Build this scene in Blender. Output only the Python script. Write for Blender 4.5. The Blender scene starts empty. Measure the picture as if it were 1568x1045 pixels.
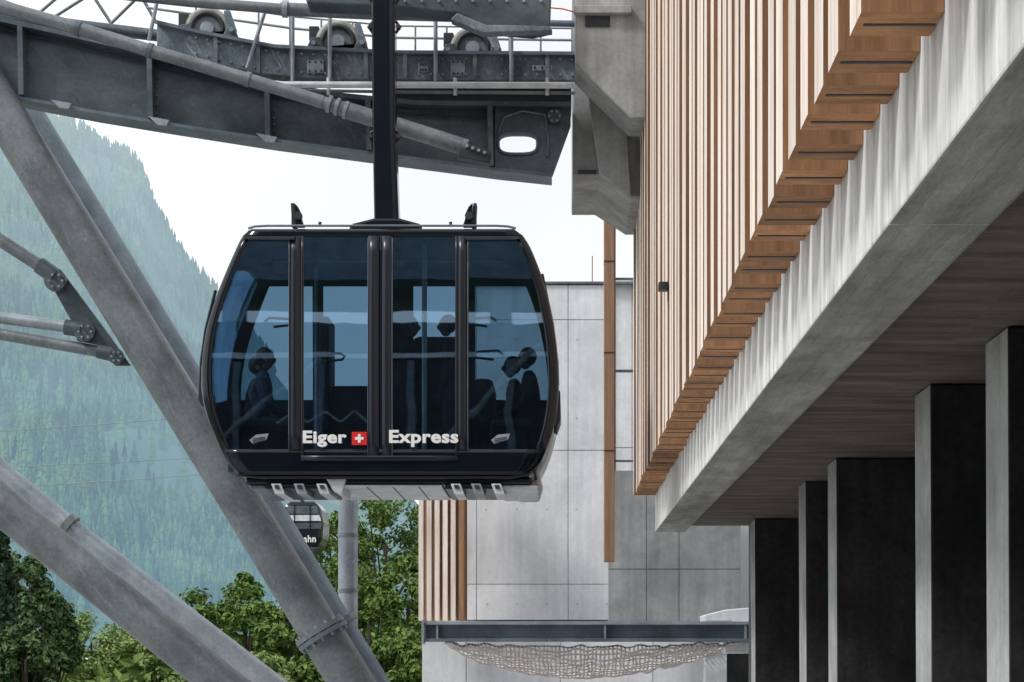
import bpy, bmesh, math, random
import numpy as np
from mathutils import Vector, Matrix
random.seed(4); np.random.seed(4)
S=bpy.context.scene
F=3136.0; CZ=5.0      # focal length in image pixels, eye height above ground
def P(u,v,d): return Vector(((u-855)*d/F, d, CZ+(1010-v)*d/F))  # places a point from image pixel coordinates at a chosen depth
def X(u,d): return (u-855)*d/F
def Z(v,d): return CZ+(1010-v)*d/F

# ------------------------------------------------------------------ materials
def nodes(name):
    m=bpy.data.materials.new(name); m.use_nodes=True
    nt=m.node_tree; return m,nt,nt.nodes['Principled BSDF']
def M(name,c1,c2=None,rough=.6,metal=0,scale=3,stretch=(1,1,1),bump=0,lo=.35,hi=.65,spec=.5,objvar=0,fine=0,bscale=None,streak=0,sfreq=(7,7,.5),scratch=0,boards=None,stain=0):
    m,nt,b=nodes(name); N=nt.nodes; L=nt.links
    b.inputs['Roughness'].default_value=rough; b.inputs['Metallic'].default_value=metal
    b.inputs['Specular IOR Level'].default_value=spec
    if c2 is None: c2=tuple(x*.8 for x in c1)
    tc=N.new('ShaderNodeTexCoord'); mp=N.new('ShaderNodeMapping'); mp.inputs['Scale'].default_value=stretch
    L.new(tc.outputs['Object'],mp.inputs['Vector'])
    n=N.new('ShaderNodeTexNoise'); n.inputs['Scale'].default_value=scale; n.inputs['Detail'].default_value=5; n.inputs['Roughness'].default_value=.62
    L.new(mp.outputs[0],n.inputs['Vector'])
    r=N.new('ShaderNodeValToRGB'); r.color_ramp.elements[0].position=lo; r.color_ramp.elements[1].position=hi
    r.color_ramp.elements[0].color=(*c2,1); r.color_ramp.elements[1].color=(*c1,1)
    L.new(n.outputs['Fac'],r.inputs['Fac']); col=r.outputs['Color']
    def mult(col,fac_out,a,bb,f0=.3,f1=.7):
        mr=N.new('ShaderNodeMapRange'); mr.inputs['To Min'].default_value=a; mr.inputs['To Max'].default_value=bb
        mr.inputs['From Min'].default_value=f0; mr.inputs['From Max'].default_value=f1
        L.new(fac_out,mr.inputs['Value'])
        hs=N.new('ShaderNodeHueSaturation'); L.new(mr.outputs[0],hs.inputs['Value']); L.new(col,hs.inputs['Color']); return hs.outputs['Color']
    if fine:
        n2=N.new('ShaderNodeTexNoise'); n2.inputs['Scale'].default_value=scale*14; n2.inputs['Detail'].default_value=4
        L.new(mp.outputs[0],n2.inputs['Vector']); col=mult(col,n2.outputs['Fac'],1-fine,1+fine)
    if streak:
        mp2=N.new('ShaderNodeMapping'); mp2.inputs['Scale'].default_value=sfreq; L.new(tc.outputs['Object'],mp2.inputs['Vector'])
        n3=N.new('ShaderNodeTexNoise'); n3.inputs['Scale'].default_value=1.3; n3.inputs['Detail'].default_value=5
        L.new(mp2.outputs[0],n3.inputs['Vector']); col=mult(col,n3.outputs['Fac'],1-streak,1+streak*.3)
    if stain:
        # broad uneven cement tone
        n5=N.new('ShaderNodeTexNoise'); n5.inputs['Scale'].default_value=.55; n5.inputs['Detail'].default_value=7; n5.inputs['Roughness'].default_value=.7; n5.inputs['Distortion'].default_value=.8
        L.new(tc.outputs['Object'],n5.inputs['Vector']); col=mult(col,n5.outputs['Fac'],1-stain,1+stain*.35,.36,.6)
    if boards:
        # board-marked formwork: planks of random tone running along 'boards[0]'
        mb=N.new('ShaderNodeMapping')
        mb.inputs['Rotation'].default_value=boards[0]; L.new(tc.outputs['Object'],mb.inputs['Vector'])
        br=N.new('ShaderNodeTexBrick'); br.inputs['Scale'].default_value=1; br.inputs['Brick Width'].default_value=2.4; br.inputs['Row Height'].default_value=boards[1]
        br.inputs['Mortar Size'].default_value=.004; br.inputs['Mortar Smooth'].default_value=.4
        br.inputs['Color1'].default_value=(.3,.3,.3,1); br.inputs['Color2'].default_value=(.7,.7,.7,1); br.inputs['Mortar'].default_value=(.05,.05,.05,1)
        L.new(mb.outputs[0],br.inputs['Vector']); col=mult(col,br.outputs['Color'],1-boards[2],1+boards[2])
    if scratch:
        mp3=N.new('ShaderNodeMapping'); mp3.inputs['Rotation'].default_value=(0,.55,0); L.new(tc.outputs['Object'],mp3.inputs['Vector'])
        mp4=N.new('ShaderNodeMapping'); mp4.inputs['Scale'].default_value=(5,2,1.1); L.new(mp3.outputs[0],mp4.inputs['Vector'])
        n4=N.new('ShaderNodeTexNoise'); n4.inputs['Scale'].default_value=2.2; n4.inputs['Detail'].default_value=6; n4.inputs['Roughness'].default_value=.75; n4.inputs['Distortion'].default_value=1.2
        L.new(mp4.outputs[0],n4.inputs['Vector'])
        r4=N.new('ShaderNodeMapRange'); r4.inputs['From Min'].default_value=.56; r4.inputs['From Max'].default_value=.68; r4.inputs['To Max'].default_value=scratch
        L.new(n4.outputs['Fac'],r4.inputs['Value'])
        mxx=N.new('ShaderNodeMixRGB'); mxx.inputs[2].default_value=(.50,.535,.57,1); L.new(r4.outputs[0],mxx.inputs[0]); L.new(col,mxx.inputs[1]); col=mxx.outputs[0]
    if objvar:
        oi=N.new('ShaderNodeObjectInfo'); mr=N.new('ShaderNodeMapRange'); mr.inputs['To Min'].default_value=1-objvar; mr.inputs['To Max'].default_value=1+objvar
        L.new(oi.outputs['Random'],mr.inputs['Value']); hs=N.new('ShaderNodeHueSaturation'); L.new(mr.outputs[0],hs.inputs['Value']); L.new(col,hs.inputs['Color']); col=hs.outputs['Color']
    L.new(col,b.inputs['Base Color'])
    if bump:
        nb=N.new('ShaderNodeTexNoise'); nb.inputs['Scale'].default_value=bscale or scale*5; nb.inputs['Detail'].default_value=4
        L.new(mp.outputs[0],nb.inputs['Vector'])
        bp=N.new('ShaderNodeBump'); bp.inputs['Strength'].default_value=bump; bp.inputs['Distance'].default_value=.02
        L.new(nb.outputs['Fac'],bp.inputs['Height']); L.new(bp.outputs[0],b.inputs['Normal'])
    return m
galv=M('galvanised_steel',(.235,.26,.28),(.125,.143,.158),rough=.45,metal=.25,scale=1.6,bump=.1,fine=.14,bscale=30,lo=.36,hi=.66,scratch=.3)
galv_l=M('light_galvanised_steel',(.40,.445,.49),(.24,.275,.32),rough=.42,metal=.3,scale=2,bump=.08,fine=.12,bscale=30,scratch=.3)
galv_b=M('blue_steel',(.185,.23,.28),(.105,.14,.175),rough=.45,metal=.25,scale=2,fine=.1,bump=.06,scratch=.2)
girdm=M('girder_steel',(.12,.15,.17),(.062,.084,.10),rough=.45,metal=.25,scale=1.2,stretch=(1,1,1.5),fine=.12,bump=.1,lo=.4,hi=.62,scratch=.18)
girdl=M('scratched_steel',(.27,.32,.37),(.12,.155,.19),rough=.45,metal=.25,scale=2.0,stretch=(1,1,.8),fine=.18,bump=.1,lo=.42,hi=.66,scratch=.8)
dark=M('dark_steel',(.035,.042,.05),(.022,.027,.033),rough=.5,scale=5)
railm=M('white_rail_steel',(.78,.80,.83),(.55,.58,.62),rough=.35,metal=.2,scale=6)
conc=M('pale_concrete',(.84,.855,.885),(.72,.74,.77),rough=.85,scale=.9,bump=.12,objvar=.05,fine=.04,streak=.10,bscale=12,stain=.14)
concg=M('grey_concrete',(.38,.39,.40),(.27,.28,.29),rough=.85,scale=1.2,bump=.15,objvar=.07,fine=.06,streak=.16,bscale=12,stain=.2)
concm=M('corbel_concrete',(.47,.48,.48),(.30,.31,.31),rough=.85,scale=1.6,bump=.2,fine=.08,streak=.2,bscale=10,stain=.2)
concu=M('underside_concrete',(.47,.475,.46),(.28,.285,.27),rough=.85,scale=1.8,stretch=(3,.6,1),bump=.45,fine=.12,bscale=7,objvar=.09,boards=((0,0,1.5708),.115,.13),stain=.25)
concw=M('white_beam_concrete',(.88,.88,.875),(.62,.62,.62),rough=.8,scale=2.2,stretch=(1,2.5,.5),bump=.25,fine=.08,streak=.34,sfreq=(7,9,.6),lo=.3,hi=.55,bscale=10,objvar=.03,stain=.12)
ceilm=M('brown_ceiling_concrete',(.16,.128,.106),(.075,.060,.050),rough=.8,scale=2,stretch=(.7,2.4,1),bump=.35,fine=.2,bscale=8,boards=((0,0,0),.14,.22))
blackp=M('shade_black',(.045,.045,.047),(.02,.02,.022),rough=.45,scale=1.5,bump=.12,fine=.3,streak=.35)  # near-black stands for deep shade, put into the colour
wood_f=M('brown_larch_wood',(.46,.245,.125),(.24,.12,.06),rough=.75,scale=3,stretch=(5,5,.35),fine=.12,objvar=.2,lo=.3,hi=.7)
wood_p=M('pale_sunlit_larch',(.91,.82,.75),(.66,.49,.39),rough=.75,scale=3,stretch=(5,5,.3),fine=.1,objvar=.12,lo=.28,hi=.58)  # pale tone puts the sunlight on the slat sides into the colour
wood_e=M('larch_end_grain',(.60,.30,.13),(.26,.12,.055),rough=.8,scale=2.5,stretch=(1,3,1),fine=.15,objvar=.3,lo=.3,hi=.7)
wood_col=M('post_wood',(.38,.22,.135),(.27,.15,.09),rough=.7,scale=3,stretch=(5,5,.4),fine=.12)
body=M('black_cabin_paint',(.006,.010,.016),(.004,.007,.012),rough=.16,scale=3,spec=.45)
frame=M('anthracite_frame',(.012,.017,.026),(.009,.013,.020),rough=.3,scale=3)
inner=M('cabin_interior',(.022,.031,.045),(.014,.02,.03),rough=.6,scale=3)
under=M('cabin_underbody_metal',(.80,.82,.86),(.56,.59,.64),rough=.4,metal=.2,scale=3,fine=.1)
white=M('white_paint',(.93,.93,.93),(.9,.9,.9),rough=.5,scale=3)
red=M('red_paint',(.75,.02,.02),(.68,.015,.015),rough=.5,scale=3)
netm=M('net_rope',(.74,.70,.68),(.5,.46,.44),rough=.9,scale=8)
yellowm=M('sheave_liner',(.46,.45,.40),(.25,.25,.22),rough=.7,scale=6)
skinm=M('skin',(.28,.18,.14),(.24,.15,.11),rough=.6,scale=10)
hairm=M('dark_hair',(.03,.02,.015),(.015,.01,.008),rough=.6,scale=30)
barkm=M('bark',(.09,.07,.05),(.05,.04,.03),rough=.9,scale=8,bump=.5)
grass=M('grass',(.09,.13,.04),(.05,.08,.025),rough=.95,scale=.3,fine=.2)
pave=M('bounce_concrete',(.44,.44,.44),(.34,.34,.34),rough=.9,scale=.8,fine=.1)

def glassmat(name,tint,refl,rcol=(.52,.75,1)):
    m=bpy.data.materials.new(name); m.use_nodes=True; nt=m.node_tree; N=nt.nodes; L=nt.links
    N.remove(N['Principled BSDF']); out=N['Material Output']
    t=N.new('ShaderNodeBsdfTransparent'); g=N.new('ShaderNodeBsdfGlossy'); g.inputs['Roughness'].default_value=.015; g.inputs['Color'].default_value=(*rcol,1)
    tc=N.new('ShaderNodeTexCoord'); n=N.new('ShaderNodeTexNoise'); n.inputs['Scale'].default_value=.9; n.inputs['Detail'].default_value=2
    L.new(tc.outputs['Object'],n.inputs['Vector'])
    r=N.new('ShaderNodeValToRGB'); r.color_ramp.elements[0].color=(*[x*.85 for x in tint],1); r.color_ramp.elements[1].color=(*tint,1)
    L.new(n.outputs['Fac'],r.inputs['Fac']); L.new(r.outputs[0],t.inputs['Color'])
    fr=N.new('ShaderNodeFresnel'); fr.inputs['IOR'].default_value=refl
    bp=N.new('ShaderNodeBump'); bp.inputs['Strength'].default_value=.1; bp.inputs['Distance'].default_value=.02; L.new(n.outputs['Fac'],bp.inputs['Height']); L.new(bp.outputs[0],g.inputs['Normal'])
    mx=N.new('ShaderNodeMixShader'); L.new(fr.outputs[0],mx.inputs[0]); L.new(t.outputs[0],mx.inputs[1]); L.new(g.outputs[0],mx.inputs[2]); L.new(mx.outputs[0],out.inputs[0])
    return m
glass=glassmat('tinted_cabin_glass',(.26,.39,.49),2.7)
glassb=glassmat('tinted_rear_glass',(.52,.68,.80),1.35)

def leafmat(name,cols):
    m,nt,b=nodes(name); N=nt.nodes; L=nt.links
    g=N.new('ShaderNodeNewGeometry'); r=N.new('ShaderNodeValToRGB')
    e=r.color_ramp.elements; e[0].color=(*cols[0],1); e[1].color=(*cols[-1],1)
    for i,c in enumerate(cols[1:-1]): x=e.new((i+1)/(len(cols)-1)); x.color=(*c,1)
    L.new(g.outputs['Random Per Island'],r.inputs['Fac']); L.new(r.outputs[0],b.inputs['Base Color'])
    b.inputs['Roughness'].default_value=.7; b.inputs['Specular IOR Level'].default_value=.25
    return m
leafA=leafmat('broadleaf_foliage',[(.055,.105,.022),(.10,.17,.036),(.17,.255,.06),(.08,.145,.032)])
leafD=leafmat('dark_foliage',[(.04,.078,.03),(.065,.12,.042),(.10,.165,.06),(.05,.095,.036)])
leafB=leafmat('light_foliage',[(.13,.20,.06),(.20,.29,.09),(.27,.36,.125),(.165,.24,.07)])
leafC=leafmat('spruce_foliage',[(.025,.055,.03),(.042,.085,.042),(.065,.11,.052),(.033,.066,.035)])

# ------------------------------------------------------------------ helpers
def empty(name,loc=(0,0,0)):
    e=bpy.data.objects.new(name,None); S.collection.objects.link(e); e.empty_display_size=.3; return e
def mk(name,verts,faces,mat,parent=None,smooth=False,bev=0,solid=0):
    me=bpy.data.meshes.new(name); me.from_pydata([tuple(v) for v in verts],[],faces)
    mats=mat if isinstance(mat,(list,tuple)) else [mat]
    for m in mats: me.materials.append(m)
    me.validate(); me.update()
    bm=bmesh.new(); bm.from_mesh(me); bmesh.ops.recalc_face_normals(bm,faces=bm.faces); bm.to_mesh(me); bm.free()
    if smooth:
        for p in me.polygons: p.use_smooth=True
    o=bpy.data.objects.new(name,me); S.collection.objects.link(o)
    if parent: o.parent=parent
    if solid:
        md=o.modifiers.new('s','SOLIDIFY'); md.thickness=solid; md.offset=0
    if bev:
        md=o.modifiers.new('b','BEVEL'); md.width=bev; md.segments=2; md.limit_method='ANGLE'; md.angle_limit=.6
    return o
def box(name,x0,x1,y0,y1,z0,z1,mat,parent=None,bev=0):
    v=[(x,y,z) for x in (x0,x1) for y in (y0,y1) for z in (z0,z1)]
    f=[(0,1,3,2),(4,6,7,5),(0,4,5,1),(2,3,7,6),(0,2,6,4),(1,5,7,3)]
    return mk(name,v,f,mat,parent,bev=bev)
def prism(name,pts,d0,d1,mat,parent=None,bev=0,dref=None,smooth=False):
    dr=dref or d0; n=len(pts); q=[(X(u,dr),Z(v,dr)) for u,v in pts]
    v=[(x,d0,z) for x,z in q]+[(x,d1,z) for x,z in q]
    f=[tuple(range(n)),tuple(range(2*n-1,n-1,-1))]+[(i,(i+1)%n,n+(i+1)%n,n+i) for i in range(n)]
    return mk(name,v,f,mat,parent,bev=bev,smooth=smooth)
def tube(name,pts,r,mat,parent=None,res=8,rad=None):
    c=bpy.data.curves.new(name,'CURVE'); c.dimensions='3D'; c.bevel_depth=r; c.bevel_resolution=res; c.use_fill_caps=True
    s=c.splines.new('POLY'); s.points.add(len(pts)-1)
    for i,p in enumerate(pts):
        s.points[i].co=(*p,1); s.points[i].radius=rad[i] if rad else 1
    s.use_smooth=True
    c.materials.append(mat)
    o=bpy.data.objects.new(name,c); S.collection.objects.link(o)
    if parent: o.parent=parent
    return o
def pt(name,uvs,d,rpx,mat,parent=None,**k):
    ps=[P(a[0],a[1],a[2] if len(a)>2 else d) for a in uvs]
    return tube(name,ps,rpx*d/F,mat,parent,**k)
def disc(name,c,axis,r,th,mat,parent=None):
    a=Vector(axis).normalized()*th/2; c=Vector(c)
    return tube(name,[c-a,c+a],r,mat,parent,res=6)
def interp(tab,x):
    return float(np.interp(x,[t[0] for t in tab],[t[1] for t in tab]))
def textmesh(name,body_,u0,u1,v0,v1,y,dref,mat,parent,bold=.02):
    c=bpy.data.curves.new('t','FONT'); c.body=body_; c.offset=bold; c.extrude=.002; c.resolution_u=4; c.space_character=1.06
    o=bpy.data.objects.new('t',c); S.collection.objects.link(o); bpy.context.view_layer.update()
    me=bpy.data.meshes.new_from_object(o.evaluated_get(bpy.context.evaluated_depsgraph_get()))
    bpy.data.objects.remove(o)
    xs=[v.co.x for v in me.vertices]; ys=[v.co.y for v in me.vertices]
    x0,x1,y0,y1=min(xs),max(xs),min(ys),max(ys)
    for v in me.vertices:
        a=(v.co.x-x0)/(x1-x0); b=(v.co.y-y0)/(y1-y0)
        v.co=Vector((X(u0+(u1-u0)*a,dref), y-v.co.z*1.5, Z(v1+(v0-v1)*b,dref)))
    me.materials.clear(); me.materials.append(mat); me.name=name
    o=bpy.data.objects.new(name,me); S.collection.objects.link(o); o.parent=parent; return o

# ------------------------------------------------------------------ world / light / camera
w=bpy.data.worlds.new('World'); S.world=w; w.use_nodes=True; nt=w.node_tree; bg=nt.nodes['Background']
sp=Vector((-.62,-.34,.74)).normalized()
sky=nt.nodes.new('ShaderNodeTexSky'); sky.sky_type='NISHITA'; sky.sun_disc=False
sky.sun_elevation=math.asin(sp.z); sky.sun_rotation=math.atan2(sp.x,sp.y); sky.dust_density=3
tc=nt.nodes.new('ShaderNodeTexCoord'); nz=nt.nodes.new('ShaderNodeTexNoise'); nz.inputs['Scale'].default_value=2.5; nz.inputs['Detail'].default_value=5
nt.links.new(tc.outputs['Generated'],nz.inputs['Vector'])
cr=nt.nodes.new('ShaderNodeValToRGB'); cr.color_ramp.elements[0].color=(8.9,9.15,9.4,1); cr.color_ramp.elements[1].color=(10.6,10.8,11.0,1)
cr.color_ramp.elements[0].position=.35; cr.color_ramp.elements[1].position=.62
nt.links.new(nz.outputs['Fac'],cr.inputs['Fac'])
mx=nt.nodes.new('ShaderNodeMixRGB'); mx.inputs[0].default_value=.92
nt.links.new(sky.outputs[0],mx.inputs[1]); nt.links.new(cr.outputs[0],mx.inputs[2]); nt.links.new(mx.outputs[0],bg.inputs['Color'])
bg.inputs['Strength'].default_value=.11
sl=bpy.data.lights.new('sun','SUN'); sl.energy=2.2; sl.angle=math.radians(11); sl.color=(1,.975,.94)
so=bpy.data.objects.new('sun',sl); S.collection.objects.link(so); so.rotation_euler=(-sp).to_track_quat('-Z','Y').to_euler(); so.location=(-20,-10,40)
S.view_settings.view_transform='Standard'; S.view_settings.look='None'; S.view_settings.exposure=0
cam=bpy.data.cameras.new('camera'); co=bpy.data.objects.new('camera',cam); S.collection.objects.link(co); S.camera=co
co.location=(0,0,CZ); co.rotation_euler=(math.radians(90),0,0)
cam.sensor_width=36; cam.lens=72; cam.shift_x=-71/1568; cam.shift_y=487.5/1568; cam.clip_end=20000; cam.clip_start=.1

# ------------------------------------------------------------------ ground
mk('ground',[(-8000,-3000,0),(8000,-3000,0),(8000,9000,0),(-8000,9000,0)],[(0,1,2,3)],grass)
mk('bounce_pavement',[(-26,-30,.01),(40,-30,.01),(40,58,.01),(-26,58,.01)],[(0,1,2,3)],pave)  # unseen pale sheet added to bounce neutral light instead of grass green

# ------------------------------------------------------------------ mountain
def hazemat(name,base,haze,f0,f1,var=(.45,1.6),patch=0):
    m,nt,b=nodes(name); N=nt.nodes; L=nt.links
    g=N.new('ShaderNodeNewGeometry'); r=N.new('ShaderNodeValToRGB')
    r.color_ramp.elements[0].color=(*[x*var[0] for x in base],1); r.color_ramp.elements[1].color=(*[x*var[1] for x in base],1)
    L.new(g.outputs['Random Per Island'],r.inputs['Fac'])
    # stands of lighter, yellower wood inside the dark forest
    pn=N.new('ShaderNodeTexNoise'); pn.inputs['Scale'].default_value=.011; pn.inputs['Detail'].default_value=6; pn.inputs['Roughness'].default_value=.65; L.new(g.outputs['Position'],pn.inputs['Vector'])
    pr_=N.new('ShaderNodeMapRange'); pr_.inputs['From Min'].default_value=.5; pr_.inputs['From Max'].default_value=.66; pr_.inputs['To Max'].default_value=.75; L.new(pn.outputs['Fac'],pr_.inputs['Value'])
    pm=N.new('ShaderNodeMixRGB'); pm.inputs[2].default_value=(.22,.30,.10,1); L.new(pr_.outputs[0],pm.inputs[0]); L.new(r.outputs[0],pm.inputs[1])
    L.new(pm.outputs[0],b.inputs['Base Color'])
    b.inputs['Roughness'].default_value=1; b.inputs['Specular IOR Level'].default_value=0
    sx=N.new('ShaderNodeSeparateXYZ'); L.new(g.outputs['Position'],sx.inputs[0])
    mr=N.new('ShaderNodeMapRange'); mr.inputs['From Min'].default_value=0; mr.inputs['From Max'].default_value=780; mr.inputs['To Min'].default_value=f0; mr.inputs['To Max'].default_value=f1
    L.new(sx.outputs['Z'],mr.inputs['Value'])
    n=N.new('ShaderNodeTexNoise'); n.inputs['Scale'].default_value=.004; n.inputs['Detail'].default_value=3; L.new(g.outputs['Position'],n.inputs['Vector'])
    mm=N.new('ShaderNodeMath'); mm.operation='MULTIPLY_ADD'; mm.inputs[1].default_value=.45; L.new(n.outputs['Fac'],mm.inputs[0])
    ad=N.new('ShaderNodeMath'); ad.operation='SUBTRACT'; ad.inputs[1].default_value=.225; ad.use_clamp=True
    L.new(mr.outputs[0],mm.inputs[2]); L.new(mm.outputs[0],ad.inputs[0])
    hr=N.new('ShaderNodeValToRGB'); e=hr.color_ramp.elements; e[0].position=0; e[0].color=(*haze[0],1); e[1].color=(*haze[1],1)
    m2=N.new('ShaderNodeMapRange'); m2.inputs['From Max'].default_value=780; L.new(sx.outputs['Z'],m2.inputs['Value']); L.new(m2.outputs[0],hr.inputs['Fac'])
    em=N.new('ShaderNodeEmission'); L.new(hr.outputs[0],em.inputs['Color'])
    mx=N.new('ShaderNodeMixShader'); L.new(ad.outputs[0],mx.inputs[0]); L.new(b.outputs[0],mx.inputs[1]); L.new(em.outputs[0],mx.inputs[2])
    L.new(mx.outputs[0],N['Material Output'].inputs[0]); return m
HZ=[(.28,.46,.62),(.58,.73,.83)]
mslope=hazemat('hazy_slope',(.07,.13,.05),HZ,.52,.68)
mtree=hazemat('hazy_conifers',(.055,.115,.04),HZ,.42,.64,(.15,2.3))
ridge=[(-500,-150),(-200,60),(0,125),(60,182),(105,202),(165,242),(200,256),(215,272),(235,328),(265,382),(290,418),(320,450),(380,520),(450,610),(560,700),(700,830),(900,960),(1200,1000)]
from mathutils import noise as mn
def slope(u,t):
    D=1500+1300*t
    vr=interp(ridge,u)
    v=1008+(vr-1008)*(t**.92)
    p=P(u,v,D)
    k=math.sin(math.pi*min(t,1))**.5 if t<1 else 0
    nn=mn.fractal(Vector((p.x*.004,p.y*.004,0)),1,2,5)
    p.z+=nn*75*k; p.y+=mn.noise(Vector((p.x*.006,p.z*.006,3)))*170*k
    return p
vs=[];fs=[];NU=150;NT=50
for j in range(NT+1):
    for i in range(NU+1):
        vs.append(slope(-500+1700*i/NU,j/NT))
for i in range(NU+1):
    q=vs[NT*(NU+1)+i].copy(); q.y+=500; q.z-=250; vs.append(q)
for j in range(NT+1):
    for i in range(NU):
        a=j*(NU+1)+i; fs.append((a,a+1,a+NU+2,a+NU+1))
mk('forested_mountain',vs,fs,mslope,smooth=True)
tv=[];tf=[]
def addcon(p,h,r):
    rot=random.random()*6; b0=len(tv)
    # one connected island per tree so each tree gets its own tone
    tv.append((p[0],p[1],p[2]+h)); prev=None
    for k,(zz,rr) in enumerate(((.72,.35),(.66,.2),(.42,.7),(.36,.45),(.04,1.0))):
        b=len(tv)
        for s in range(5):
            a=rot+s*1.2566+k*.5; q=r*rr*random.uniform(.75,1.15)
            tv.append((p[0]+q*math.cos(a),p[1]+q*math.sin(a),p[2]+h*zz))
        for s in range(5):
            if prev is None: tf.append((b+s,b+(s+1)%5,b0))
            else: tf.append((b+s,b+(s+1)%5,prev+(s+1)%5,prev+s))
        prev=b
cnt=0
while cnt<14000:
    u=random.uniform(-60,420); t=random.uniform(.02,1)
    if cnt%26==0: t=1.0
    p=slope(u,t); cnt+=1
    g=mn.noise(Vector((p.x*.009,p.z*.016,9)))+.5*mn.noise(Vector((p.x*.03,p.z*.03,2)))
    if t<1 and g>.3 and random.random()<.85: continue
    h=random.uniform(14,29)*(1.15 if t==1 else 1); addcon(p-Vector((0,0,2)),h,h*random.uniform(.15,.24))
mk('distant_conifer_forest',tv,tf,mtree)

# ------------------------------------------------------------------ trees
def quads(pos,nrm,size,vs,fs,mi,midx,elong=1.0):
    n=len(pos); b=len(vs)
    up=np.random.normal(size=(n,3)); t=np.cross(nrm,up); t/=np.linalg.norm(t,axis=1)[:,None]+1e-9
    s=np.cross(nrm,t); s/=np.linalg.norm(s,axis=1)[:,None]+1e-9
    a=(size*elong)[:,None]*t; c=(size*.55)[:,None]*s
    lift=nrm*(size*.25)[:,None]
    V=np.stack([pos-a,pos+c+lift,pos+a,pos-c+lift],1).reshape(-1,3)
    vs.extend(V.tolist()); fs.extend([(b+4*i,b+4*i+1,b+4*i+2,b+4*i+3) for i in range(n)]); mi.extend([midx]*n)
def cone_seg(p,q,r0,r1,vs,fs,mi,n=7):
    p=Vector(p);q=Vector(q); d=(q-p).normalized(); a=d.orthogonal().normalized(); c=d.cross(a); b=len(vs)
    for P_,r in ((p,r0),(q,r1)):
        for i in range(n):
            t=2*math.pi*i/n; vs.append(tuple(P_+a*r*math.cos(t)+c*r*math.sin(t)))
    for i in range(n): fs.append((b+i,b+(i+1)%n,b+n+(i+1)%n,b+n+i)); mi.append(0)
def finish(name,vs,fs,mi,mats):
    me=bpy.data.meshes.new(name); me.from_pydata(vs,[],fs)
    for m in mats: me.materials.append(m)
    me.polygons.foreach_set('material_index',mi); me.update()
    o=bpy.data.objects.new(name,me); S.collection.objects.link(o); return o
def broadleaf(u,vtop,D,rpx,n=12000,mat=leafA,leaf=.14,name='deciduous_tree'):
    base=Vector((X(u,D),D,0)); h=Z(vtop,D); r=rpx*D/F
    vs=[];fs=[];mi=[]
    cone_seg(base,base+Vector((0,0,h*.75)),h*.025,h*.008,vs,fs,mi)
    K=56; cs=[]
    for k in range(K):
        while 1:
            d=np.random.uniform(-1,1,3)
            if np.linalg.norm(d)<1: break
        d=d/ (np.linalg.norm(d)+1e-6)*np.linalg.norm(d)**.45
        c=np.array([base.x+d[0]*r*.88,base.y+d[1]*r*.88,h*.55+d[2]*h*.40])
        cr=r*np.random.uniform(.13,.31); c[2]=min(c[2],h-cr*.7); cs.append((c,cr))
        if k<16: cone_seg(base+Vector((0,0,h*random.uniform(.2,.5))),Vector(c.tolist()),h*.010,h*.002,vs,fs,mi,5)
    for c,cr in cs:
        m=int(n/K*np.random.uniform(.7,1.3))
        dd=np.random.normal(size=(m,3)); dd/=np.linalg.norm(dd,axis=1)[:,None]
        rad=cr*np.random.uniform(.45,1.18,m)*(1+.25*np.sin(dd[:,0]*7+c[0]*3)*np.cos(dd[:,2]*6+c[2]))
        pos=c+dd*rad[:,None]*np.array([1,1,.8])
        nr=dd+np.array([0,0,.5])+np.random.normal(size=(m,3))*.55; nr/=np.linalg.norm(nr,axis=1)[:,None]
        quads(pos,nr,leaf*np.random.uniform(.5,1.45,m),vs,fs,mi,1)
    return finish(name,vs,fs,mi,[barkm,mat])
def spruce(u,vtop,D,rpx,n=8000,name='spruce_tree'):
    base=Vector((X(u,D),D,0)); h=Z(vtop,D); r=rpx*D/F; vs=[];fs=[];mi=[]
    cone_seg(base,base+Vector((0,0,h)),h*.018,h*.002,vs,fs,mi)
    NB=210; per=n//NB
    for b in range(NB):
        t=(b+random.random())/NB; t=.08+.9*t; a=random.random()*6.283; L=r*(1-t)**.8*random.uniform(.7,1.1)+.15
        q=np.random.uniform(.05,1,per)
        ang=a+np.random.normal(size=per)*.16
        pos=np.stack([base.x+L*q*np.cos(ang),base.y+L*q*np.sin(ang),h*t-L*.45*q**1.3+np.random.normal(size=per)*.06-.25*np.random.rand(per)],1)
        nr=np.random.normal(size=(per,3))*.6+np.array([math.cos(a)*.3,math.sin(a)*.3,.8]); nr/=np.linalg.norm(nr,axis=1)[:,None]
        quads(pos,nr,np.random.uniform(.08,.2,per),vs,fs,mi,1)
    return finish(name,vs,fs,mi,[barkm,leafC])
for a in [(375,868,95,88),(445,905,85,70),(320,895,110,62),(590,735,125,95),(510,765,126,80),(625,840,100,75),(565,870,98,60),(470,1000,80,70),(610,960,85,75)]:
    broadleaf(*a)
for a in [(140,935,130,72),(205,965,125,62),(95,955,120,60),(400,985,78,55),(310,960,100,50),(262,962,112,55)]:
    broadleaf(*a,n=8500,mat=leafB)
for a in [(25,825,90,66),(-25,800,95,70),(72,895,92,54),(40,940,75,62)]:
    broadleaf(*a,n=10000,mat=leafD)
spruce(5,805,86,46)
vs=[];fs=[];mi=[]
n=16000
px_=np.random.uniform(-45,0,n); py_=np.random.uniform(95,170,n); pz_=np.random.uniform(0,1,n)**.8*(5.0+1.2*np.sin(px_*.35)+np.sin(px_*.9+py_*.2))
nr=np.random.normal(size=(n,3))+np.array([0,-.3,.7]); nr/=np.linalg.norm(nr,axis=1)[:,None]
quads(np.stack([px_,py_,pz_],1),nr,np.random.uniform(.25,.6,n),vs,fs,mi,0)
finish('valley_shrubs',vs,fs,mi,[leafA])

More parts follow.
